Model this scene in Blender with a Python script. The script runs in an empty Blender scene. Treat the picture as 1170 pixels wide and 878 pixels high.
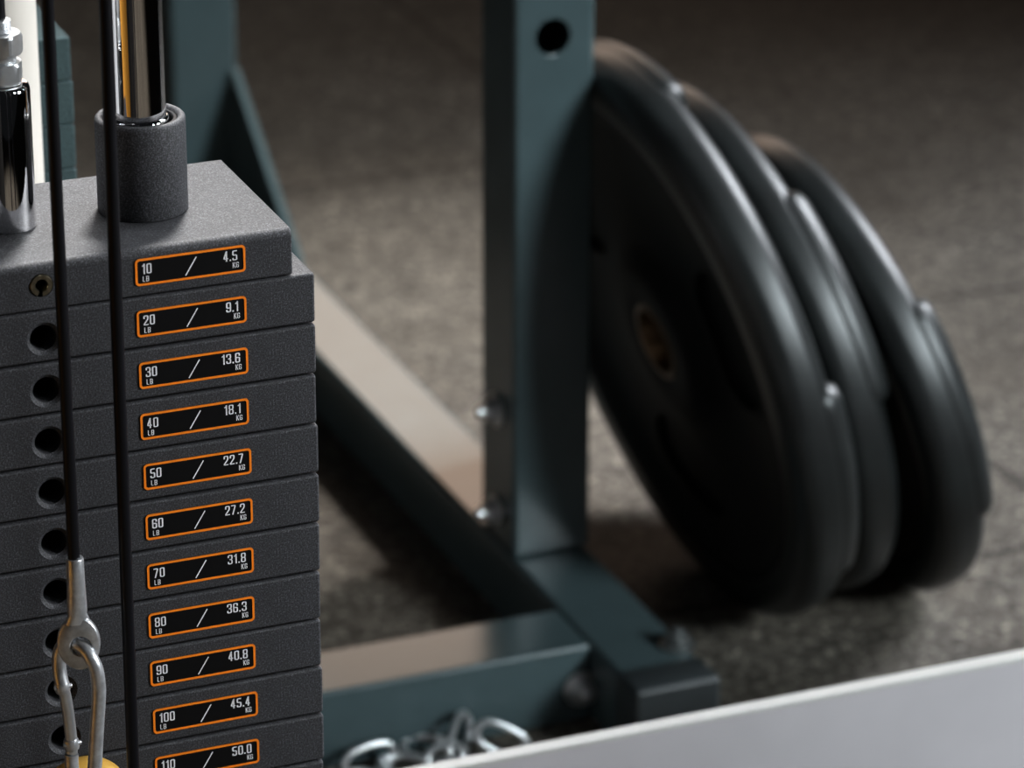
import bpy, bmesh, math, random
from mathutils import Vector, Matrix
random.seed(4)
C = bpy.context.scene.collection
PI = math.pi
FLOOR = -0.66

# ---------------------------------------------------------------- materials
def new_mat(name):
    m = bpy.data.materials.new(name); m.use_nodes = True
    nt = m.node_tree
    return m, nt, nt.nodes['Principled BSDF']

def link(nt, a, b): nt.links.new(a, b)

def coords(nt, kind='Object'):
    return nt.nodes.new('ShaderNodeTexCoord').outputs[kind]

def noise(nt, vec, scale, detail=3, rough=.6):
    n = nt.nodes.new('ShaderNodeTexNoise')
    n.inputs['Scale'].default_value = scale; n.inputs['Detail'].default_value = detail
    n.inputs['Roughness'].default_value = rough
    link(nt, vec, n.inputs['Vector']); return n.outputs['Fac']

def ramp(nt, fac, stops):
    r = nt.nodes.new('ShaderNodeValToRGB'); el = r.color_ramp.elements
    el[0].position, el[0].color = stops[0][0], (*stops[0][1], 1)
    el[1].position, el[1].color = stops[-1][0], (*stops[-1][1], 1)
    for p, c in stops[1:-1]:
        e = el.new(p); e.color = (*c, 1)
    link(nt, fac, r.inputs['Fac']); return r.outputs['Color']

def bump(nt, fac, b, strength, dist):
    n = nt.nodes.new('ShaderNodeBump')
    n.inputs['Strength'].default_value = strength; n.inputs['Distance'].default_value = dist
    link(nt, fac, n.inputs['Height']); link(nt, n.outputs['Normal'], b.inputs['Normal'])

def paint(name, col, rough=.4, metal=0., var=.15, vscale=30, bumpy=0., bscale=400, coat=0., spec=.5):
    m, nt, b = new_mat(name)
    v = coords(nt)
    f = noise(nt, v, vscale)
    lo = tuple(c*(1-var) for c in col); hi = tuple(c*(1+var) for c in col)
    link(nt, ramp(nt, f, [(.3, lo), (.7, hi)]), b.inputs['Base Color'])
    b.inputs['Roughness'].default_value = rough; b.inputs['Metallic'].default_value = metal
    b.inputs['Specular IOR Level'].default_value = spec
    b.inputs['Coat Weight'].default_value = coat
    if bumpy: bump(nt, noise(nt, v, bscale, 2), b, bumpy, .0004)
    return m

def powder(name, col, gain=1.0):
    m, nt, b = new_mat(name)
    v = coords(nt)
    f = noise(nt, v, 1300, 3, .8)
    g = noise(nt, v, 60, 3, .6)
    c1 = ramp(nt, f, [(.38, tuple(c*.45 for c in col)), (.50, col), (.585, tuple(min(1, c*1.9) for c in col)), (.68, tuple(min(1, c*4) for c in col))])
    mx = nt.nodes.new('ShaderNodeMix'); mx.data_type = 'RGBA'; mx.blend_type = 'MULTIPLY'
    mx.inputs['Factor'].default_value = 1
    link(nt, c1, mx.inputs['A'])
    link(nt, ramp(nt, g, [(.3, (.86,)*3), (.7, (1.12,)*3)]), mx.inputs['B'])
    link(nt, mx.outputs['Result'], b.inputs['Base Color'])
    b.inputs['Roughness'].default_value = .62
    b.inputs['Specular IOR Level'].default_value = .45
    bump(nt, noise(nt, v, 1700, 2, .6), b, .40, .0005)
    return m

M = {}
M['powder'] = powder('powder_coat_grey', (.038, .039, .043))
M['powder_top'] = powder('powder_coat_collar', (.044, .045, .049))
M['teal_powder'] = powder('powder_coat_teal', (.042, .070, .074))  # grey coat with the mirror's teal tint put into the colour
M['teal'] = paint('teal_grey_paint', (.066, .094, .100), .22, var=.06, coat=0, spec=.38)  # teal cast of the mirror glass mixed into the rack colour
M['teal_dark'] = paint('dark_cap', (.030, .036, .038), .45)
M['chrome'] = paint('chrome', (.86, .86, .87), .045, 1., var=.02)
M['zinc'] = paint('zinc_steel', (.66, .68, .70), .34, .72, var=.18, vscale=260)
M['zinc_bright'] = paint('bright_zinc', (.68, .70, .71), .3, .8, var=.1, vscale=120)
M['cable'] = paint('black_cable_sheath', (.004, .004, .006), .42, var=.1, spec=.3)
M['black'] = paint('label_black', (.0035, .0035, .004), .5, var=.3, vscale=300, spec=.25)
M['orange'] = paint('label_orange', (1.0, .275, .016), .45, var=.05, vscale=200)
M['white_ink'] = paint('label_white', (.86, .86, .88), .5, var=.04, vscale=400)
M['brass'] = paint('dull_pin_steel', (.30, .27, .20), .35, 1., var=.3, vscale=400)
M['rubber'] = paint('black_rubber', (.011, .013, .013), .40, var=.35, vscale=25, bumpy=.12, bscale=220, spec=.55)
M['rubber_matte'] = paint('matte_black_rubber', (.006, .007, .007), .6, var=.3, vscale=25, spec=.12)  # darker, duller web copy: shade on the plate faces put into the material
M['insert'] = paint('worn_steel_insert', (.16, .10, .055), .4, 1., var=.3, vscale=60)
M['dull'] = paint('dull_zinc', (.16, .17, .17), .4, .6)
M['cream'] = paint('cream_paint', (.66, .62, .56), .45, var=.05, vscale=14)
M['white'] = paint('white_board', (.62, .575, .595), .5, var=.05, vscale=9, bumpy=.15, bscale=60)
M['white_edge'] = paint('white_edge', (.66, .64, .61), .5, var=.03)
M['yellow'] = paint('yellow_plastic', (.80, .48, .10), .4, var=.06, vscale=90)
M['plinth'] = paint('dark_plinth', (.02, .022, .024), .6)
M['hole'] = paint('dark_inside', (.006, .006, .006), .8)

def floor_mat():
    m, nt, b = new_mat('speckled_rubber_tiles')
    v = coords(nt)
    f = noise(nt, v, 140, 4, .8)
    big = noise(nt, v, 3.0, 4, .6)
    mid = noise(nt, v, 22, 3, .6)
    c = ramp(nt, f, [(.34, (.026, .023, .019)), (.49, (.082, .075, .065)), (.58, (.17, .157, .138)), (.68, (.42, .40, .36))])
    def mul(a, bb):
        x = nt.nodes.new('ShaderNodeMix'); x.data_type = 'RGBA'; x.blend_type = 'MULTIPLY'; x.inputs['Factor'].default_value = 1
        link(nt, a, x.inputs['A']); link(nt, bb, x.inputs['B']); return x.outputs['Result']
    c = mul(c, ramp(nt, big, [(.3, (.70, .64, .57)), (.7, (1.12, 1.09, 1.05))]))
    c = mul(c, ramp(nt, mid, [(.3, (.80, .80, .80)), (.7, (1.15, 1.15, 1.15))]))
    # one metre tiles laid in half bond
    sep = nt.nodes.new('ShaderNodeSeparateXYZ'); link(nt, v, sep.inputs[0])
    cmb = nt.nodes.new('ShaderNodeCombineXYZ')
    for src, off, dst in (('Y', -.785, 'X'), ('X', -.912, 'Y')):
        a = nt.nodes.new('ShaderNodeMath'); a.operation = 'ADD'; a.inputs[1].default_value = off
        link(nt, sep.outputs[src], a.inputs[0]); link(nt, a.outputs[0], cmb.inputs[dst])
    br = nt.nodes.new('ShaderNodeTexBrick')
    br.offset = .5; br.offset_frequency = 2; br.squash = 1
    br.inputs['Scale'].default_value = 1; br.inputs['Brick Width'].default_value = 1; br.inputs['Row Height'].default_value = 1
    br.inputs['Mortar Size'].default_value = .0055; br.inputs['Mortar Smooth'].default_value = .3
    br.inputs['Color1'].default_value = (1, 1, 1, 1); br.inputs['Color2'].default_value = (.93, .93, .93, 1)
    br.inputs['Mortar'].default_value = (.30, .29, .28, 1)
    link(nt, cmb.outputs[0], br.inputs['Vector'])
    link(nt, mul(c, br.outputs['Color']), b.inputs['Base Color'])
    b.inputs['Roughness'].default_value = .75
    bump(nt, f, b, .5, .002)
    return m
M['floor'] = floor_mat()

def reflector_mat():
    m, nt, b = new_mat('banded_wall_paint')  # orange and white bands made up for stripes in the chrome rod
    sep = nt.nodes.new('ShaderNodeSeparateXYZ'); link(nt, coords(nt), sep.inputs[0])
    mr = nt.nodes.new('ShaderNodeMapRange'); mr.inputs['From Min'].default_value = -2; mr.inputs['From Max'].default_value = 3
    link(nt, sep.outputs['Y'], mr.inputs['Value'])
    g = ramp(nt, mr.outputs[0], [(0, (.03, .03, .032)), (.26, (.03, .03, .032)), (.265, (.85, .40, .06)), (.395, (.85, .40, .06)), (.40, (.03, .03, .03)), (.50, (.04, .04, .04)), (.505, (.7, .7, .7)), (.62, (.7, .7, .7)), (.64, (.05, .05, .05)), (1, (.05, .05, .05))])
    link(nt, g, b.inputs['Base Color']); b.inputs['Roughness'].default_value = .6
    return m
M['wall'] = reflector_mat()

# ---------------------------------------------------------------- helpers
FLAT = {'plate_slab', 'base_beam', 'end_cap', 'cross_beam', 'upright', 'gusset', 'bracket_plate', 'trim_1', 'trim_2', 'pedestal_block', 'rubber_buffer'}
def obj(name, bm, mat, parent=None, smooth=40, loc=None):
    me = bpy.data.meshes.new(name); bm.to_mesh(me); bm.free()
    return obj_me(name, me, mat, parent, smooth, loc)

def obj_me(name, me, mat, parent=None, smooth=40, loc=None):
    o = bpy.data.objects.new(name, me); C.objects.link(o)
    if mat is not None and not me.materials: me.materials.append(mat)
    if smooth:
        for p in me.polygons: p.use_smooth = True
        me.set_sharp_from_angle(angle=math.radians(smooth))
    if name in FLAT:
        wn = o.modifiers.new('normals', 'WEIGHTED_NORMAL'); wn.keep_sharp = True; wn.weight = 90
    if parent: o.parent = parent
    if loc: o.location = loc
    return o

def tag(o, label, cat, group=None):
    o['label'] = label; o['category'] = cat
    if group: o['group'] = group
    return o

def thing(name, label, cat, loc=(0, 0, 0), group=None):
    o = bpy.data.objects.new(name, None); o.empty_display_size = .02
    C.objects.link(o); o.location = loc
    return tag(o, label, cat, group)

def box(x0, x1, y0, y1, z0, z1, bev=0, seg=2, bm=None, rot=None):
    t = bmesh.new()
    bmesh.ops.create_cube(t, size=1)
    bmesh.ops.scale(t, vec=(x1-x0, y1-y0, z1-z0), verts=t.verts)
    bmesh.ops.translate(t, vec=((x0+x1)/2, (y0+y1)/2, (z0+z1)/2), verts=t.verts)
    if bev:
        bmesh.ops.bevel(t, geom=t.edges[:], offset=bev, segments=seg, profile=.5, affect='EDGES')
    if rot is not None: bmesh.ops.transform(t, matrix=rot, verts=t.verts)
    if bm is None: return t
    me = bpy.data.meshes.new('tmp'); t.to_mesh(me); t.free(); bm.from_mesh(me); bpy.data.meshes.remove(me)
    return bm

def merge(bm, t):
    me = bpy.data.meshes.new('tmp'); t.to_mesh(me); t.free(); bm.from_mesh(me); bpy.data.meshes.remove(me)
    return bm

def frame(axis):
    n = Vector(axis).normalized()
    a = Vector((0, 0, 1)) if abs(n.z) < .9 else Vector((1, 0, 0))
    u = a.cross(n).normalized(); v = n.cross(u)
    return n, u, v

def lathe(profile, axis=(0, 0, 1), origin=(0, 0, 0), seg=48, closed=False):
    """profile: (radius, height along axis); closed joins last to first"""
    bm = bmesh.new(); n, u, v = frame(axis); o = Vector(origin)
    rings = []
    for r, h in profile:
        if r < 1e-7: rings.append([bm.verts.new(o+n*h)])
        else: rings.append([bm.verts.new(o+n*h+(u*math.cos(2*PI*i/seg)+v*math.sin(2*PI*i/seg))*r) for i in range(seg)])
    pairs = list(zip(rings, rings[1:]))
    if closed: pairs.append((rings[-1], rings[0]))
    for A, B in pairs:
        for i in range(seg):
            j = (i+1) % seg
            if len(A) == 1 and len(B) == 1: continue
            if len(A) == 1: bm.faces.new((A[0], B[j], B[i]))
            elif len(B) == 1: bm.faces.new((A[i], A[j], B[0]))
            else: bm.faces.new((A[i], A[j], B[j], B[i]))
    bmesh.ops.recalc_face_normals(bm, faces=bm.faces)
    return bm

def rod(p0, p1, r, bev=0, seg=32):
    p0, p1 = Vector(p0), Vector(p1); L = (p1-p0).length
    if bev: prof = [(0, 0), (r-bev, 0), (r-bev*.3, bev*.3), (r, bev), (r, L-bev), (r-bev*.3, L-bev*.3), (r-bev, L), (0, L)]
    else: prof = [(0, 0), (r, 0), (r, L), (0, L)]
    return lathe(prof, p1-p0, p0, seg)

def smooth_path(pts, sub=8, closed=False):
    pts = [Vector(p) for p in pts]; n = len(pts); out = []
    rng = range(n) if closed else range(n-1)
    for i in rng:
        if closed: a, b, c, d = pts[i-1], pts[i], pts[(i+1) % n], pts[(i+2) % n]
        else: a, b, c, d = pts[max(i-1, 0)], pts[i], pts[i+1], pts[min(i+2, n-1)]
        for k in range(sub):
            t = k/sub
            out.append(.5*((2*b)+(c-a)*t+(2*a-5*b+4*c-d)*t*t+(3*b-a-3*c+d)*t**3))
    if not closed: out.append(pts[-1])
    return out

def tube(pts, r, seg=16, closed=False, bm=None, caps=True):
    bm = bm or bmesh.new(); pts = [Vector(p) for p in pts]; n = len(pts); rings = []
    prev = None
    for i, p in enumerate(pts):
        if closed: t = (pts[(i+1) % n]-pts[i-1]).normalized()
        else: t = (pts[min(i+1, n-1)]-pts[max(i-1, 0)]).normalized()
        if prev is None:
            u = t.cross(Vector((0, 0, 1)) if abs(t.z) < .9 else Vector((1, 0, 0))).normalized()
        else:
            u = (prev-t*prev.dot(t)).normalized()
        prev = u; v = t.cross(u)
        rr = r[i] if isinstance(r, (list, tuple)) else r
        rings.append([bm.verts.new(p+(u*math.cos(2*PI*k/seg)+v*math.sin(2*PI*k/seg))*rr) for k in range(seg)])
    prs = list(zip(rings, rings[1:]))
    for A, B in prs:
        for k in range(seg):
            j = (k+1) % seg; bm.faces.new((A[k], A[j], B[j], B[k]))
    if closed:
        A, B = rings[-1], rings[0]
        off = min(range(seg), key=lambda s: (A[0].co-B[s].co).length)
        for k in range(seg):
            j = (k+1) % seg; bm.faces.new((A[k], A[j], B[(j+off) % seg], B[(k+off) % seg]))
    elif caps:
        bm.faces.new(rings[0][::-1]); bm.faces.new(rings[-1])
    bmesh.ops.recalc_face_normals(bm, faces=bm.faces)
    return bm

def hex_nut(center, r, h, axis=(0, 0, 1), rot=0., bore=0):
    """six sided nut, corners chamfered top and bottom"""
    bm = bmesh.new(); n, u, v = frame(axis); c = Vector(center); seg = 48
    def rad(i):
        a = 2*PI*i/seg+rot
        k = (a % (PI/3))-PI/6
        return r*math.cos(PI/6)/math.cos(k)
    rings = []
    ch = r*.13
    for z, lim in ((0, r*.88), (ch, r*1.01), (h-ch, r*1.01), (h, r*.88)):
        rings.append([bm.verts.new(c+n*z+(u*math.cos(2*PI*i/seg)+v*math.sin(2*PI*i/seg))*min(rad(i), lim)) for i in range(seg)])
    # arc-shaped chamfer: pull mid rings to follow the cone
    for A, B in zip(rings, rings[1:]):
        for i in range(seg):
            j = (i+1) % seg; bm.faces.new((A[i], A[j], B[j], B[i]))
    bm.faces.new(rings[0][::-1]); bm.faces.new(rings[-1])
    bmesh.ops.recalc_face_normals(bm, faces=bm.faces)
    return bm

def bool_cut(bm, cutters):
    """difference of a closed mesh with closed cutter meshes -> mesh datablock"""
    me = bpy.data.meshes.new('cut'); bm.to_mesh(me); bm.free()
    o = bpy.data.objects.new('cut', me); C.objects.link(o); tmp = []
    for cb in cutters:
        cm = bpy.data.meshes.new('c'); cb.to_mesh(cm); cb.free()
        co = bpy.data.objects.new('c', cm); C.objects.link(co); tmp.append(co)
        md = o.modifiers.new('b', 'BOOLEAN'); md.operation = 'DIFFERENCE'; md.solver = 'EXACT'; md.object = co
    dg = bpy.context.evaluated_depsgraph_get(); dg.update()
    res = bpy.data.meshes.new_from_object(o.evaluated_get(dg))
    for t in tmp+[o]:
        d = t.data; bpy.data.objects.remove(t); bpy.data.meshes.remove(d)
    return res

def round_rect(w, h, r, n=6):
    pts = []
    for cx, cz, a0 in ((w-r, h-r, 0), (r, h-r, 90), (r, r, 180), (w-r, r, 270)):
        for k in range(n+1):
            a = math.radians(a0+90*k/n); pts.append((cx+r*math.cos(a), cz+r*math.sin(a)))
    return pts

def slab_xz(pts, y_back, y_front, ox=0, oz=0):
    bm = bmesh.new()
    f = [bm.verts.new((x+ox, y_front, z+oz)) for x, z in pts]; b = [bm.verts.new((x+ox, y_back, z+oz)) for x, z in pts]
    bm.faces.new(f); bm.faces.new(b[::-1])
    for i in range(len(pts)):
        j = (i+1) % len(pts); bm.faces.new((f[j], f[i], b[i], b[j]))
    bmesh.ops.recalc_face_normals(bm, faces=bm.faces)
    return bm

def ring_xz(outer, inner, y_back, y_front, ox=0, oz=0):
    bm = bmesh.new(); n = len(outer); L = []
    for pts, y in ((outer, y_back), (outer, y_front), (inner, y_front), (inner, y_back)):
        L.append([bm.verts.new((x+ox, y, z+oz)) for x, z in pts])
    for A, B in zip(L, L[1:]):
        for i in range(n):
            j = (i+1) % n; bm.faces.new((A[i], A[j], B[j], B[i]))
    bmesh.ops.recalc_face_normals(bm, faces=bm.faces)
    return bm

# ---------------------------------------------------------------- lettering (own stroke glyphs, condensed)
S = .140; b_ = .345; T_ = 1-S
GL = {
 '0': [([(0, 0), (b_, 0), (b_, T_), (0, T_)], 1)],
 '1': [([(.16, -S/2), (.16, 1-S/2)], 0), ([(-.03, .68), (.16, .83)], 0)],
 '2': [([(0, .58), (0, T_), (b_, T_), (b_, .52), (0, .06), (0, 0), (b_+.06, 0)], 0)],
 '3': [([(0, .62), (0, T_), (b_, T_), (b_, .52), (b_-.08, .43), (b_, .34), (b_, 0), (0, 0), (0, .22)], 0), ([(.10, .43), (b_-.06, .43)], 0)],
 '4': [([(.24, -S/2), (.24, 1-S/2)], 0), ([(.22, .86), (-.01, .20), (.40, .20)], 0)],
 '5': [([(b_+.04, T_), (0, T_), (0, .46), (b_, .46), (b_, 0), (0, 0), (0, .2)], 0)],
 '6': [([(b_, .60), (b_, T_), (0, T_), (0, 0), (b_, 0), (b_, .45), (0, .45)], 0)],
 '7': [([(-.06, T_), (b_, T_), (.08, -S/2)], 0)],
 '8': [([(0, 0), (b_, 0), (b_, .34), (b_-.075, .43), (b_, .52), (b_, T_), (0, T_), (0, .52), (.075, .43), (0, .34)], 1), ([(.06, .43), (b_-.06, .43)], 0)],
 '9': [([(0, .2), (0, 0), (b_, 0), (b_, T_), (0, T_), (0, .36), (b_, .36)], 0)],
 '.': [([(.0, -S/2), (.0, S/2+.02)], 0)],
 'L': [([(0, 1-S/2), (0, 0), (b_, 0)], 0)],
 'B': [([(0, -S/2), (0, 1-S/2)], 0), ([(0, T_), (b_, T_), (b_, .52), (b_-.06, .43), (b_, .34), (b_, 0), (0, 0)], 0), ([(.0, .43), (b_-.05, .43)], 0)],
 'K': [([(0, -S/2), (0, 1-S/2)], 0), ([(b_+.03, 1-S/2), (.06, .42)], 0), ([(.10, .52), (b_+.03, -S/2)], 0)],
 'G': [([(b_, .60), (b_, T_), (0, T_), (0, 0), (b_, 0), (b_, .40), (.16, .40)], 0)],
}
def adv(ch): return .26 if ch == '.' else (.44 if ch == '1' else .60)
def width(s): return sum(adv(c) for c in s)-.60+.495

def rounded(pl, closed, r=.10, n=4):
    out = []; m = len(pl)
    for i, p in enumerate(pl):
        p = Vector(p)
        if not closed and i in (0, m-1): out.append(p); continue
        a = Vector(pl[i-1]); c = Vector(pl[(i+1) % m])
        da, dc = (a-p), (c-p); rr = min(r, da.length*.45, dc.length*.45)
        A = p+da.normalized()*rr; B = p+dc.normalized()*rr
        for k in range(n+1):
            t = k/n; out.append((1-t)**2*A+2*t*(1-t)*p+t*t*B)
    return out

def strip(bm, pl, closed, th, fn, thin=1.):
    pl = [Vector(p) for p in pl]; n = len(pl); L = []
    for i, p in enumerate(pl):
        if closed: d0 = (p-pl[i-1]).normalized(); d1 = (pl[(i+1) % n]-p).normalized()
        else:
            d0 = (p-pl[max(i-1, 0)]); d1 = (pl[min(i+1, n-1)]-p)
            if d0.length < 1e-9: d0 = d1
            if d1.length < 1e-9: d1 = d0
            d0.normalize(); d1.normalize()
        t = (d0+d1).normalized(); nn = Vector((-t.y, t.x)); k = th/2/max(.5, nn.dot(Vector((-d0.y, d0.x))))
        nn = Vector((nn.x, nn.y*thin)); L.append((bm.verts.new(fn(p+nn*k)), bm.verts.new(fn(p-nn*k))))
    rng = range(n) if closed else range(n-1)
    for i in rng:
        A, B = L[i], L[(i+1) % n]; bm.faces.new((A[0], A[1], B[1], B[0]))

def text(bm, s, x, ztop, h, y, right=False, th=S):
    if right: x = x-width(s)*h
    for ch in s:
        for pl, cl in GL[ch]:
            strip(bm, rounded(pl, cl), cl, th, lambda p: Vector((x+(p.x+S/2)*h, y, ztop-h+(p.y+S/2)*h)), .74)
        x += adv(ch)*h

# ---------------------------------------------------------------- the room
bm = bmesh.new()
for x, y in ((-4, -4), (7, -4), (7, 9), (-4, 9)): bm.verts.new((x, y, FLOOR))
bm.faces.new(bm.verts[:])
o = obj('floor', bm, M['floor'], smooth=0); o['kind'] = 'structure'
o = obj('wall_left', box(-1.17, -1.12, -1.9, 2.6, FLOOR, .05), M['wall'], smooth=0); o['kind'] = 'structure'  # unseen low reflector, added for the chrome and bounce light
# low white board standing between the machine and the rack
tr = obj('trim_1', box(-.9, 2.4, .2385, .2465, FLOOR, -.4395, .0008), M['white']); tr['kind'] = 'structure'
tr2 = obj('trim_2', box(-.9, 2.4, .2375, .2475, -.4395, -.4360, .0012), M['white_edge']); tr2['kind'] = 'structure'

# ---------------------------------------------------------------- grey weight stack
P = .0254
HX = -.129          # x of the pin holes, the middle of the plates
ROW = [('10', '4.5'), ('20', '9.1'), ('30', '13.6'), ('40', '18.1'), ('50', '22.7'), ('60', '27.2'), ('70', '31.8'),
       ('80', '36.3'), ('90', '40.8'), ('100', '45.4'), ('110', '50.0'), ('120', '54.4')]
LX, LW, LH = -.0857, .0522, .0130

def sticker(parent, lb, kg, ztop):
    """black label with orange border and lettering, on the front face (y = 0) of a plate"""
    z0 = ztop-LH
    st = obj('label_sticker', slab_xz(round_rect(LW, LH, .0017), .0002, -.0003, LX, z0), M['black'], parent, 30)
    inn = [(x*(LW-.0021)/LW+.00105, z*(LH-.0021)/LH+.00105) for x, z in round_rect(LW, LH, .0012)]
    obj('orange_border', ring_xz(round_rect(LW, LH, .0019), inn, -.0002, -.0006, LX, z0), M['orange'], st, 30)
    bm = bmesh.new(); y = -.00045
    text(bm, lb, LX+.0031, ztop-.0025, .0050, y)
    text(bm, 'LB', LX+.0034, ztop-.0085, .0027, y, th=.14)
    text(bm, kg, LX+.0484, ztop-.0020, .0050, y, right=True)
    text(bm, 'KG', LX+.0490, ztop-.0078, .0027, y, right=True, th=.14)
    strip(bm, [(LX+.0236, ztop-.0110), (LX+.0289, ztop-.0026)], 0, .00058, lambda p: Vector((p.x, y, p.y)))
    bmesh.ops.recalc_face_normals(bm, faces=bm.faces)
    for f in bm.faces:
        if f.normal.y > 0: f.normal_flip()
    obj('weight_lettering', bm, M['white_ink'], st, 0)
    return st

def hole_cutter(z, y=0, x=HX):
    return lathe([(0, -.01), (.0082, -.01), (.0082, -.0002), (.0062, .0016), (.0062, .075), (0, .075)], (0, 1, 0), (x, y, z), 40)

zb = -.0254*.5
plate_me = bool_cut(box(HX*2, 0, 0, .103, -P+.0005, -.0005, .0015, 3), [hole_cutter(-P*.54)])
ordinal = ['topmost', 'second', 'third', 'fourth', 'fifth', 'sixth', 'seventh', 'eighth', 'ninth', 'tenth', 'eleventh', 'lowest']
for k in range(1, 12):
    lb, kg = ROW[k]
    lab = 'grey textured weight plate with orange-edged label %s LB / %s KG' % (lb, kg)
    if k == 11: lab = 'grey textured weight plate just below the plate labelled 110 LB, lowest in view'
    jx = random.uniform(-.0004, .0004); jy = random.uniform(-.0003, .0003)
    t = thing('weight_plate', lab, 'weight plate', (jx, jy, -P*k), 'grey weight plates of the front stack')
    obj_me('plate_slab', plate_me, M['powder'], t)
    sticker(t, lb, kg, -.0066)

# head plate with guide collar, roll pin
t = thing('weight_plate', 'grey top weight plate labelled 10 LB / 4.5 KG, carrying the round collar', 'weight plate', (0, 0, 0), 'grey weight plates of the front stack')
hb = bmesh.new(); z1 = -.0026
prof = []
rr = .0042
pts = [(0, -.0252), (.103, -.0252), (.103, z1)]
arc = [(rr-rr*math.sin(a), z1-rr+rr*math.cos(a)) for a in [PI/2*i/6 for i in range(7)]]
pts += arc
x0, x1 = HX*2+.0107, -.0107
L = [hb.verts.new((x0, y, z)) for y, z in pts]; R_ = [hb.verts.new((x1, y, z)) for y, z in pts]
hb.faces.new(L); hb.faces.new(R_[::-1])
for i in range(len(pts)):
    j = (i+1) % len(pts); hb.faces.new((L[i], L[j], R_[j], R_[i]))
bmesh.ops.recalc_face_normals(hb, faces=hb.faces)
ed = [e for e in hb.edges if len(e.link_faces) == 2 and abs(e.calc_face_angle()) > 1.2]
bmesh.ops.bevel(hb, geom=ed, offset=.0011, segments=3, profile=.5, affect='EDGES')
hm = bool_cut(hb, [lathe([(0, -.01), (.0056, -.01), (.0056, .03), (0, .03)], (0, 1, 0), (HX-.0002, 0, -.0134), 32)])
obj_me('plate_slab', hm, M['powder'], t)
sticker(t, '10', '4.5', -.0072)
# roll pin: slotted tube
bm = bmesh.new(); n = 30; a0 = math.radians(-85); prof = [(.0054, .004), (.0054, .0001), (.0049, -.0006), (.0031, -.0006), (.0027, .0002), (.0027, .02)]
rings = []
for r, y in prof:
    rings.append([bm.verts.new((HX-.0002+r*math.cos(a0+math.radians(332)*i/n), y, -.0134+r*math.sin(a0+math.radians(332)*i/n))) for i in range(n+1)])
for A, B in zip(rings, rings[1:]):
    for i in range(n): bm.faces.new((A[i], A[i+1], B[i+1], B[i]))
bmesh.ops.recalc_face_normals(bm, faces=bm.faces)
p = obj('roll_pin', bm, M['brass'], t); p['label'] = 'slotted dull steel pin in the front face'
RX, RY = -.0656, .0515
col = lathe([(.0172, z1), (.0203, z1), (.0209, z1+.0006), (.0209, .0408), (.0207, .0419), (.0200, .0427), (.0190, .0430), (.0180, .0427), (.0174, .0420), (.0172, .0405)], (0, 0, 1), (RX, RY, 0), 72, True)
cp = obj('collar', col, M['powder_top'], t, 50)
bush = lathe([(.0166, z1+.001), (.0171, z1+.001), (.0171, .0408), (.0168, .0414), (.0155, .0414), (.0150, .0408), (.0150, z1+.001)], (0, 0, 1), (RX, RY, 0), 64, True)
obj('bushing', bush, M['cable'], cp, 50)

# chrome guide rod in the collar
g = thing('guide_rod', 'chrome guide rod rising out of the grey collar', 'rod', (RX, RY, z1))
obj('rod_shaft', lathe([(0, .0002), (.0122, .0002), (.0122, .55), (0, .55)], seg=96), M['chrome'], g)
obj('end_ring', lathe([(.0123, .0425), (.0131, .0421), (.0136, .0428), (.0136, .0442), (.0130, .0450), (.0123, .0452)], seg=72, closed=True), M['chrome'], g)

# chrome stem with lock nuts and its cable
SX, SY = -.1291, .0515
s = thing('selector_stem', 'chrome stem with two lock nuts on the top plate at left edge', 'stem', (SX, SY, z1))
obj('stem_body', lathe([(0, 0), (.0118, 0), (.0123, .0005), (.0123, .0655), (.0119, .0672), (.0110, .0682), (.0070, .0686), (0, .0686)], seg=80), M['chrome'], s, 35)
obj('hex_nut', hex_nut((0, 0, .0688), .0102, .0100, rot=.35), M['zinc_bright'], s, 25)
obj('washer', lathe([(0, .0788), (.0068, .0788), (.0070, .0796), (.0068, .0822), (0, .0822)], seg=40), M['zinc_bright'], s)
obj('hex_nut', hex_nut((0, 0, .0823), .0104, .0098, rot=.85), M['zinc_bright'], s, 25)
thr = []
for i in range(14):
    z = .0921+i*.00045; thr.append((.0052 if i % 2 else .0047, z))
obj('threaded_stud', lathe([(0, .0921)]+thr+[(0, .0985)], seg=32), M['zinc'], s, 60)
tag(obj('lift_cable', tube([(SX, SY, z1+.0987), (SX, SY, .55)], .0030, 20), M['cable']), 'short black cable rising from the nuts of the chrome stem', 'cable')

# two black cables in front of the stack
CX, CY = -.1309, -.04
w = thing('steel_cable', 'black cable hanging at left, ending in a crimped steel eye', 'cable', (CX, CY, -.1306))
obj('cable_sheath', tube([(0, 0, -.004), (-.0001, 0, .62)], .00275, 20), M['cable'], w)
eye = bmesh.new()
# swaged sleeve: round at top, flattening into the eye
rings = []; seg = 28
for z, rx, ry in ((.0006, .0030, .0030), (.0006, .0037, .0037), (0, .0040, .0040), (-.010, .0041, .0041), (-.022, .0045, .0040), (-.0262, .0046, .0037), (-.0272, .0043, .0034), (-.0285, .0047, .0033), (-.032, .0060, .0026)):
    rings.append([eye.verts.new((.0004+rx*math.cos(2*PI*i/seg), ry*math.sin(2*PI*i/seg), z)) for i in range(seg)])
for A, B in zip(rings, rings[1:]):
    for i in range(seg):
        j = (i+1) % seg; eye.faces.new((A[i], A[j], B[j], B[i]))
eye.faces.new(rings[0][::-1]); eye.faces.new(rings[-1])
bmesh.ops.recalc_face_normals(eye, faces=eye.faces)
fit = obj('crimp_sleeve', eye, M['zinc'], w, 45)
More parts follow.
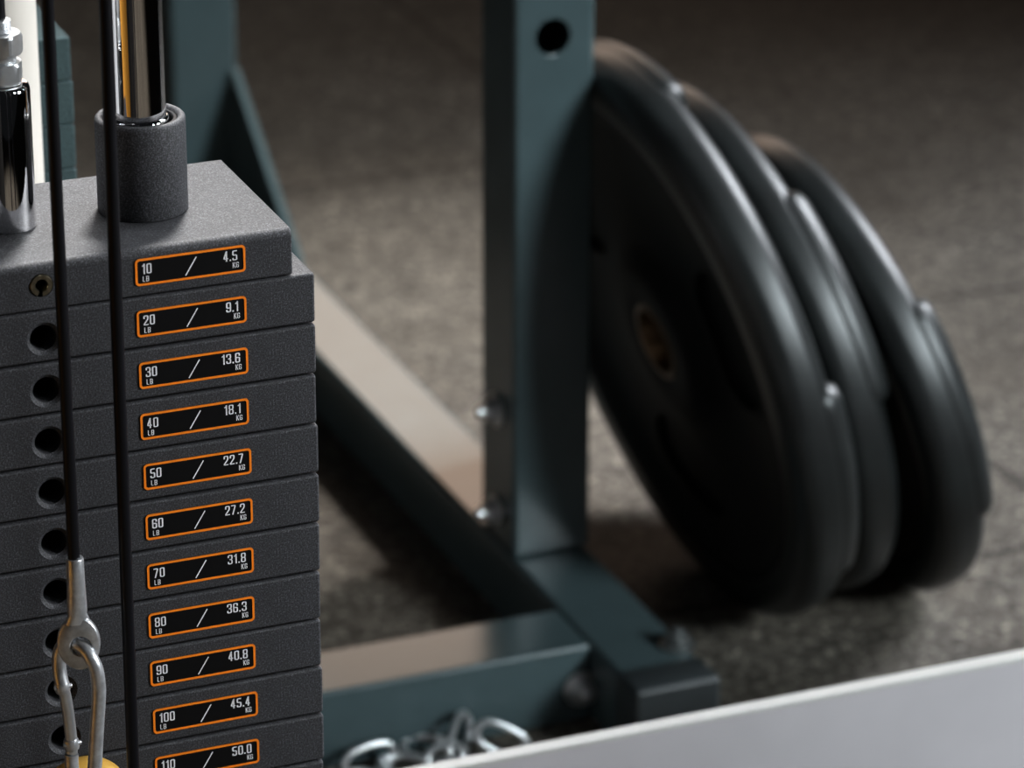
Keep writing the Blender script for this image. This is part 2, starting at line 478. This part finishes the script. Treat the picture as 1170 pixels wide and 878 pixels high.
# oval eye plate with round hole (ring swept between oval and circle)
n = 56; zc = -.0418; hx, hz = .0011, -.0012; th = .0021
ov = [(.0098*math.cos(2*PI*i/n), .0133*math.sin(2*PI*i/n)*(1.0 if math.sin(2*PI*i/n) < 0 else 1.02)) for i in range(n)]
def rim(sc, y): return [(x*sc, y, z*sc) for x, z in ov]
def hole(r, y): return [(hx+r*math.cos(2*PI*i/n), y, hz+r*math.sin(2*PI*i/n)) for i in range(n)]
loops = [hole(.0046, -th+.0009), hole(.0052, -th), rim(.90, -th), rim(.97, -th+.0005), rim(1, -th+.0013), rim(1, th-.0013), rim(.97, th-.0005), rim(.90, th), hole(.0052, th), hole(.0046, th-.0009)]
bm = bmesh.new()
LL = [[bm.verts.new((x+.0004, y, z+zc)) for x, y, z in lp] for lp in loops]
LL.append(LL[0])
for A, B in zip(LL, LL[1:]):
    for i in range(n):
        j = (i+1) % n; bm.faces.new((A[i], A[j], B[j], B[i]))
bmesh.ops.recalc_face_normals(bm, faces=bm.faces)
bmesh.ops.rotate(bm, cent=(0, 0, zc), matrix=Matrix.Rotation(math.radians(-20), 3, 'Z'), verts=bm.verts)
obj('eye_plate', bm, M['zinc'], w, 50)
tag(obj('steel_cable', tube([(-.1090, -.04, -.60), (-.1038, -.04, .55)], .00285, 20), M['cable']), 'plain black cable running full height in front of labels and collar', 'cable')

# carabiner through the eye
cb = thing('carabiner', 'zinc snap hook clipped through the steel cable eye', 'snap hook', (0, 0, 0))
right = [(-.1372, -.0322, -.1960), (-.1376, -.0300, -.1880), (-.1366, -.0300, -.1800), (-.1338, -.0330, -.1752), (-.1300, -.0400, -.1742), (-.1272, -.0452, -.1772), (-.1250, -.0476, -.1836), (-.1243, -.0480, -.1925), (-.1247, -.0480, -.2000),
         (-.1258, -.0480, -.2110), (-.1269, -.0478, -.2235), (-.1279, -.0474, -.2350), (-.1287, -.0462, -.2430), (-.1302, -.0430, -.2482), (-.1324, -.0390, -.2492), (-.1342, -.0352, -.2460), (-.1346, -.0330, -.2395), (-.1343, -.0322, -.2330)]
obj('hook_body', tube(smooth_path(right, 6), .0033, 20), M['zinc'], cb, 60)
gp = [(-.1369, -.0322, -.1965), (-.1356, -.0322, -.2050), (-.1347, -.0322, -.2150), (-.1341, -.0322, -.2255), (-.1342, -.0322, -.2320)]
gt = obj('gate', tube(smooth_path(gp, 5), .0028, 18), M['zinc_bright'], cb, 60)
for (x, z, s_) in ((-.1371, -.1975, .0036), (-.1341, -.2275, .0036)):
    hg = bmesh.new(); merge(hg, lathe([(0, -.0026), (s_*.9, -.0026), (s_, -.0016), (s_, .0016), (s_*.9, .0026), (0, .0026)], (.12, 0, -1), (x, -.0322, z), 24))
    merge(hg, rod((x-.0042, -.0335, z+.0006), (x+.0042, -.0335, z+.0006), .0011, .0003, 14))
    obj('hinge_collar', hg, M['zinc'], gt, 40)


# yellow stopper hanging from the hook
y_ = thing('rubber_stopper', 'yellow round stopper hanging behind the snap hook', 'stopper', (-.1255, -.0185, -.266))
pr = [(0, -.0125)]+[(.0222*math.sin(a)**.8 if math.sin(a) > 0 else 0, -.0125*math.cos(a)) for a in [PI*i/20 for i in range(1, 20)]]+[(0, .0125)]
obj('stopper_body', lathe(pr, (0, 1, 0), (0, 0, 0), 56), M['yellow'], y_, 60)
obj('stopper_eye', tube([(-.004+.0066*math.cos(a), -.0158, .010+.0075*math.sin(a)) for a in [2*PI*i/24 for i in range(24)]], .0014, 12, True), M['zinc'], y_)

# pedestal under the stack (below the frame)
b = thing('stack_pedestal', 'dark steel pedestal directly under the grey weight stack', 'pedestal', (HX, .05, FLOOR))
obj('pedestal_block', box(-.10, .10, -.045, .045, 0, .345, .003), M['plinth'], b)
obj('rubber_buffer', box(-.12, .12, -.048, .048, .345, .355, .003), M['rubber'], b)

# ---------------------------------------------------------------- mirror image of the grey stack, built as solid teal plates
T0 = (-.0085, .374, -.0205)
tp_me = None
labs = ['topmost teal weight plate of the narrow sliver between two black cables', 'second teal plate from the top behind the two cables', 'third teal plate from the top behind the two cables', 'fourth teal plate from the top, just above the grey plate edge']
for k in range(4):
    t = thing('weight_plate', labs[k], 'weight plate', (T0[0]+(.0006 if k else 0), T0[1], T0[2]-.0252*k), 'teal weight plates of the rear stack')
    if tp_me is None:
        o = obj('plate_slab', box(-.2, 0, 0, .10, -.0249, 0, .0014, 3), M['teal_powder'], t); tp_me = o.data
    else: obj_me('plate_slab', tp_me, M['teal_powder'], t)
b = thing('stack_pedestal', 'dark steel pedestal directly under the teal weight plates', 'pedestal', (T0[0]-.1, T0[1]+.05, FLOOR))
obj('pedestal_block', box(-.08, .08, -.04, .04, 0, T0[2]-.1005-FLOOR, .003), M['plinth'], b)

# cream upright
u = thing('cream_upright', 'cream painted round upright beside the chrome stem', 'upright', (-.0745, .2945, FLOOR))
obj('upright_tube', lathe([(0, 0), (.026, 0), (.026, 1.4), (0, 1.4)], seg=72), M['cream'], u)
obj('foot_flange', lathe([(.0265, 0), (.031, 0), (.031, .006), (.0265, .010)], seg=48, closed=True), M['cream'], u)

# ---------------------------------------------------------------- teal rack
rk = thing('storage_rack', 'dark teal steel rack frame with two uprights and floor beams', 'rack', (.457, .83, FLOOR))
def rp(name, bm, mat, **k):
    bmesh.ops.translate(bm, vec=(-.457, -.83, -FLOOR), verts=bm.verts)
    return obj(name, bm, mat, rk, **k)
def tube_box(x0, x1, y0, y1, z0, z1, bev=.003): return box(x0, x1, y0, y1, z0, z1, bev, 3)
zt = FLOOR+.06
rp('base_beam', tube_box(.426, .488, .598, 1.72, FLOOR, zt, .005), M['teal'])
rp('end_cap', tube_box(.4245, .4895, .568, .604, FLOOR, zt+.0012, .004), M['teal_dark'])
rp('cross_beam', tube_box(-.35, .426, .650, .712, FLOOR, zt), M['teal'])
# front upright: hollow tube with a round hole
outer = tube_box(.428, .489, .799, .864, zt, .62, .004)
inner = box(.4315, .4855, .8025, .8605, zt+.01, .64)
hc = lathe([(0, -.02), (.0152, -.02), (.0152, -.0004), (.0132, .0012), (.0132, .02), (0, .02)], (0, 1, 0), (.457, .799, -.1995), 48)
hc2 = lathe([(0, -.02), (.0152, -.02), (.0152, -.0004), (.0132, .0012), (.0132, .02), (0, .02)], (0, 1, 0), (.457, .799, .10), 48)
um = bool_cut(outer, [inner, hc, hc2])
uo = obj_me('upright', um, M['teal'], rk, 40, (-.457, -.83, -FLOOR))
# rear upright and gusset
rp('upright', tube_box(.426, .4875, 1.615, 1.68, zt, .62, .004), M['teal'])
gb = bmesh.new()
prof = [(1.615, -.470), (1.6115, -.4700), (1.44, -.5985), (1.44, -.600), (1.615, -.600)]
A = [gb.verts.new((.4815, y, z)) for y, z in prof]; B = [gb.verts.new((.4885, y, z)) for y, z in prof]
gb.faces.new(A); gb.faces.new(B[::-1])
for i in range(len(prof)):
    j = (i+1) % len(prof); gb.faces.new((A[i], A[j], B[j], B[i]))
bmesh.ops.recalc_face_normals(gb, faces=gb.faces)
rp('gusset', gb, M['teal'])
# side flange behind the front upright
rp('bracket_plate', box(.489, .4935, .822, .90, -.600, -.495, .0012), M['teal'])
def bolt(c, axis, stud=.006):
    bm = lathe([(0, 0), (.0125, 0), (.0130, .0006), (.0130, .002), (.0122, .0024), (0, .0024)], axis, c, 32)
    n = Vector(axis).normalized()
    merge(bm, hex_nut(Vector(c)+n*.0024, .0095, .0075, axis, rot=.3))
    merge(bm, lathe([(0, 0), (.0046, 0), (.0046, stud), (.0036, stud+.001), (0, stud+.001)], axis, Vector(c)+n*.0099, 20))
    q = rp('bolt', bm, M['zinc_bright'] if stud > .004 else M['dull'], smooth=30)
    if stud > .004: q['label'] = 'bright zinc hex bolt'
bolt((.428, .832, -.492), (-1, 0, 0)); bolt((.428, .832, -.574), (-1, 0, 0))
bolt((.418, .650, -.6335), (0, -1, 0))
bolt((.481, .625, zt), (0, 0, 1), .003)

# ---------------------------------------------------------------- rubber plates leaning against the rack
def rubber_plate(center, th, ph, R, ridges, label, tilt=0):
    n = Vector((math.cos(th)*math.cos(ph), math.sin(th)*math.cos(ph), math.sin(ph)))
    a = Vector((0, 0, 1)).cross(n).normalized(); bb = n.cross(a)
    t = thing('rubber_weight_plate', label, 'weight plate', center, 'black rubber plates leaning on the rack')
    mat = Matrix((a, bb, n)).transposed().to_4x4()
    k = R/.225
    w = .0195; f = .0155
    prof = []
    def arc(cr, ch, r, a0, a1, m=8):
        for i in range(m+1):
            q = math.radians(a0+(a1-a0)*i/m); prof.append((cr+r*math.cos(q), ch+r*math.sin(q)))
    arc(R-f, w-f, f, 0, 90); prof.append((R-.034*k, w)); prof.append((R-.046*k, w-.004)); prof.append((R-.055*k, .0095))
    prof += [(.078*k, .0095), (.070*k, .013), (.060*k, w-.002), (.054*k, w), (.0320, w), (.0300, w-.001), (.0300, -w+.001), (.0320, -w)]
    prof += [(.054*k, -w), (.060*k, -w+.002), (.070*k, -.013), (.078*k, -.0095), (R-.055*k, -.0095), (R-.046*k, -w+.004), (R-.034*k, -w)]
    arc(R-f, -w+f, f, -90, 0)
    body = lathe(prof, (0, 0, 1), (0, 0, 0), 128, True)
    cuts = []
    rm = (.078*k+R-.055*k)/2; rw = (R-.055*k-.078*k)/2*.62
    for c in range(3):
        cb_ = bmesh.new(); c0 = math.radians(tilt+120*c-24); c1 = math.radians(tilt+120*c+24); m = 16; rings = []
        for i in range(m+1):
            q = c0+(c1-c0)*i/m
            s_ = math.sqrt(max(.05, 1-((i/m-.5)*2)**6))
            rings.append([cb_.verts.new(((rm+dx*rw*s_)*math.cos(q), (rm+dx*rw*s_)*math.sin(q), z)) for dx, z in ((-1, .004), (1, .004), (1, .03), (-1, .03))])
        for A, B in zip(rings, rings[1:]):
            for i in range(4):
                j = (i+1) % 4; cb_.faces.new((A[i], A[j], B[j], B[i]))
        cb_.faces.new(rings[0][::-1]); cb_.faces.new(rings[-1])
        bmesh.ops.recalc_face_normals(cb_, faces=cb_.faces); cuts.append(cb_)
    me = bool_cut(body, cuts)
    me.materials.clear(); me.materials.append(M['rubber']); me.materials.append(M['rubber_matte'])
    for p_ in me.polygons:
        c_ = p_.center
        if math.hypot(c_.x, c_.y) < R-.030*k: p_.material_index = 1
    me.transform(mat)
    obj_me('rubber_disc', me, M['rubber'], t, 50)
    ins = lathe([(.0255, -w-.0005), (.0298, -w-.0005), (.0305, -w+.0012), (.0298, w+.0005), (.0262, w+.0008), (.0255, w)], (0, 0, 1), (0, 0, 0), 64, True)
    bmesh.ops.transform(ins, matrix=mat, verts=ins.verts)
    io = obj('steel_insert', ins, M['insert'], t, 50); io['label'] = 'worn brass-coloured hub ring'
    for (d0, d1) in ridges:
        m = 26; pts = []; rs = []
        for i in range(m+1):
            q = math.radians(d0+(d1-d0)*i/m)
            e = min(i, m-i)/2.2
            pts.append(mat @ Vector(((R-.0168)*math.cos(q), (R-.0168)*math.sin(q), -w+f-.0075)))
            rs.append(.0166*(1 if e >= 1 else math.sqrt(1-(1-e)**2)*.75+.25 if e > 0 else .3))
        obj('rim_ridge', tube(pts, rs, 24), M['rubber'], t, 60)
    return t
rubber_plate((.561, .804, -.440), 3.165, -.256, .225, [(72, 118), (-40, 10), (190, 240)], 'largest black rubber plate, nearest, leaning against the teal upright', 20)
rubber_plate((.6265, .828, -.4625), 3.150, -.272, .205, [(4, 55), (184, 235)], 'middle black rubber plate of the three leaning on the rack', 60)
rubber_plate((.6895, .797, -.4825), 3.152, -.308, .186, [(-24, 38), (156, 218)], 'smallest black rubber plate, rightmost of the leaning three', 40)

# ---------------------------------------------------------------- loose chain by the white board
ch = thing('steel_chain', 'loose bright steel chain lying on the floor beside the white board', 'chain', (.30, .63, FLOOR))
def chain_link(c, yaw, pitch, roll, L=.019, W=.0095, r=.0027):
    pts = []
    for i in range(28):
        q = 2*PI*i/28
        x = (L if math.cos(q) > 0 else -L)*.62+.38*L*math.cos(q)*1.0 if abs(math.cos(q)) > .05 else 0
        pts.append(Vector((L*math.copysign(abs(math.cos(q))**.75, math.cos(q)), W*math.copysign(abs(math.sin(q))**.8, math.sin(q)), 0)))
    m = Matrix.Rotation(yaw, 3, 'Z') @ Matrix.Rotation(pitch, 3, 'Y') @ Matrix.Rotation(roll, 3, 'X')
    pts = [m @ p_ for p_ in pts]
    lo = min(p_.z for p_ in pts)
    c = Vector(c); off = Vector((c.x-.30, c.y-.63, max(c.z-lo+r, 0) if c.z == 0 else c.z))
    return tube([p_+off for p_ in pts], r, 12, True)
LS = .8
lk = [((.232, .618, 0), .3, 0, .2), ((.252, .632, 0), .1, -.1, 1.3), ((.276, .622, 0), -.3, .15, .25), ((.300, .612, 0), .5, .2, 1.2), ((.318, .630, 0), .9, -.55, 1.2), ((.345, .618, 0), -.35, .50, 1.25), ((.300, .640, 0), -.5, .1, .4), ((.366, .606, 0), -.2, .0, .1)]
for c, a, b2, r2 in lk: obj('chain_link', chain_link(c, a, b2, r2), M['zinc_bright'], ch, 60)

# ---------------------------------------------------------------- lights
def look(o, target):
    d = Vector(target)-o.location; o.rotation_euler = d.to_track_quat('-Z', 'Y').to_euler()
def area(name, loc, target, sx, sy, power, col=(1, 1, 1)):
    l = bpy.data.lights.new(name, 'AREA'); l.shape = 'RECTANGLE'; l.size = sx; l.size_y = sy; l.energy = power; l.color = col
    o = bpy.data.objects.new(name, l); C.objects.link(o); o.location = loc; look(o, target); return o
def beam(name, loc, target, sx, sy, spread, power, col=(1, 1, 1)):
    o = area(name, loc, target, sx, sy, power, col); o.data.spread = math.radians(spread); return o
def spot(name, loc, target, ang, blend, power, rad, col=(1, 1, 1)):
    l = bpy.data.lights.new(name, 'SPOT'); l.spot_size = math.radians(ang); l.spot_blend = blend; l.energy = power; l.shadow_soft_size = rad; l.color = col
    o = bpy.data.objects.new(name, l); C.objects.link(o); o.location = loc; look(o, target); return o
beam('rack_window', (2.15, -2.3, 1.30), (.56, .85, -.42), .8, 1.0, 30, 5.8, (.86, .96, 1.0))
spot('floor_lamp', (2.3, 1.9, 1.75), (.42, 1.30, FLOOR), 23, 1.0, 470, .12, (1, .95, .90))
beam('back_window', (1.7, 4.3, .95), (.45, .8, -.6), 1.9, 1.1, 46, 1.55, (1, .76, .60))  # warm area light standing in for an unseen brown wall the beam tops mirror
spot('stack_top_lamp', (.42, 1.0, 1.55), (-.12, .03, 0), 17, .6, 330, .16, (1, .98, .96))
spot('stack_lamp', (1.6, -.95, .60), (-.10, 0, -.12), 25, .5, 165, .20, (.95, .97, 1.0))  # fill spot added for the stack front, coned to miss the rack
beam('right_window', (2.7, 1.1, 1.30), (.66, .82, -.36), 1.2, 2.1, 38, 17, (.90, .94, 1.0))
beam('wall_lamp', (-.62, .25, .95), (-1.12, .22, -.35), .3, 1.5, 70, 7, (1, 1, 1))  # added light for the reflector bands at left
spot('walkway_lamp', (-.2, -1.8, 2.2), (-.3, -1.7, FLOOR), 55, .6, 420, .1, (1, .95, .88))  # added spot, brightens the floor that the stem and hook reflect

w = bpy.data.worlds.new('World'); bpy.context.scene.world = w; w.use_nodes = True
w.node_tree.nodes['Background'].inputs['Color'].default_value = (.55, .60, .66, 1)
w.node_tree.nodes['Background'].inputs['Strength'].default_value = .012

# ---------------------------------------------------------------- camera
cam = bpy.data.cameras.new('Camera'); co = bpy.data.objects.new('Camera', cam); C.objects.link(co)
cam.sensor_width = 36; cam.lens = 131.814; cam.clip_start = .05; cam.clip_end = 60
yaw, pit, rol = -0.38975484, 0.39677766, 0.00257091
f = Vector((-math.sin(yaw)*math.cos(pit), math.cos(yaw)*math.cos(pit), -math.sin(pit)))
r = Vector((math.cos(yaw), math.sin(yaw), 0)); u = r.cross(f)
r2 = r*math.cos(rol)+u*math.sin(rol); u2 = u*math.cos(rol)-r*math.sin(rol)
m = Matrix((r2, u2, -f)).transposed().to_4x4(); m.translation = Vector((-0.52749106, -1.52271713, 0.59305474))
co.matrix_world = m
cam.dof.use_dof = True; cam.dof.focus_distance = 1.745; cam.dof.aperture_fstop = 10.0
sc = bpy.context.scene; sc.camera = co
sc.view_settings.view_transform = 'Standard'; sc.view_settings.look = 'None'
sc.view_settings.exposure = .12; sc.view_settings.gamma = .9
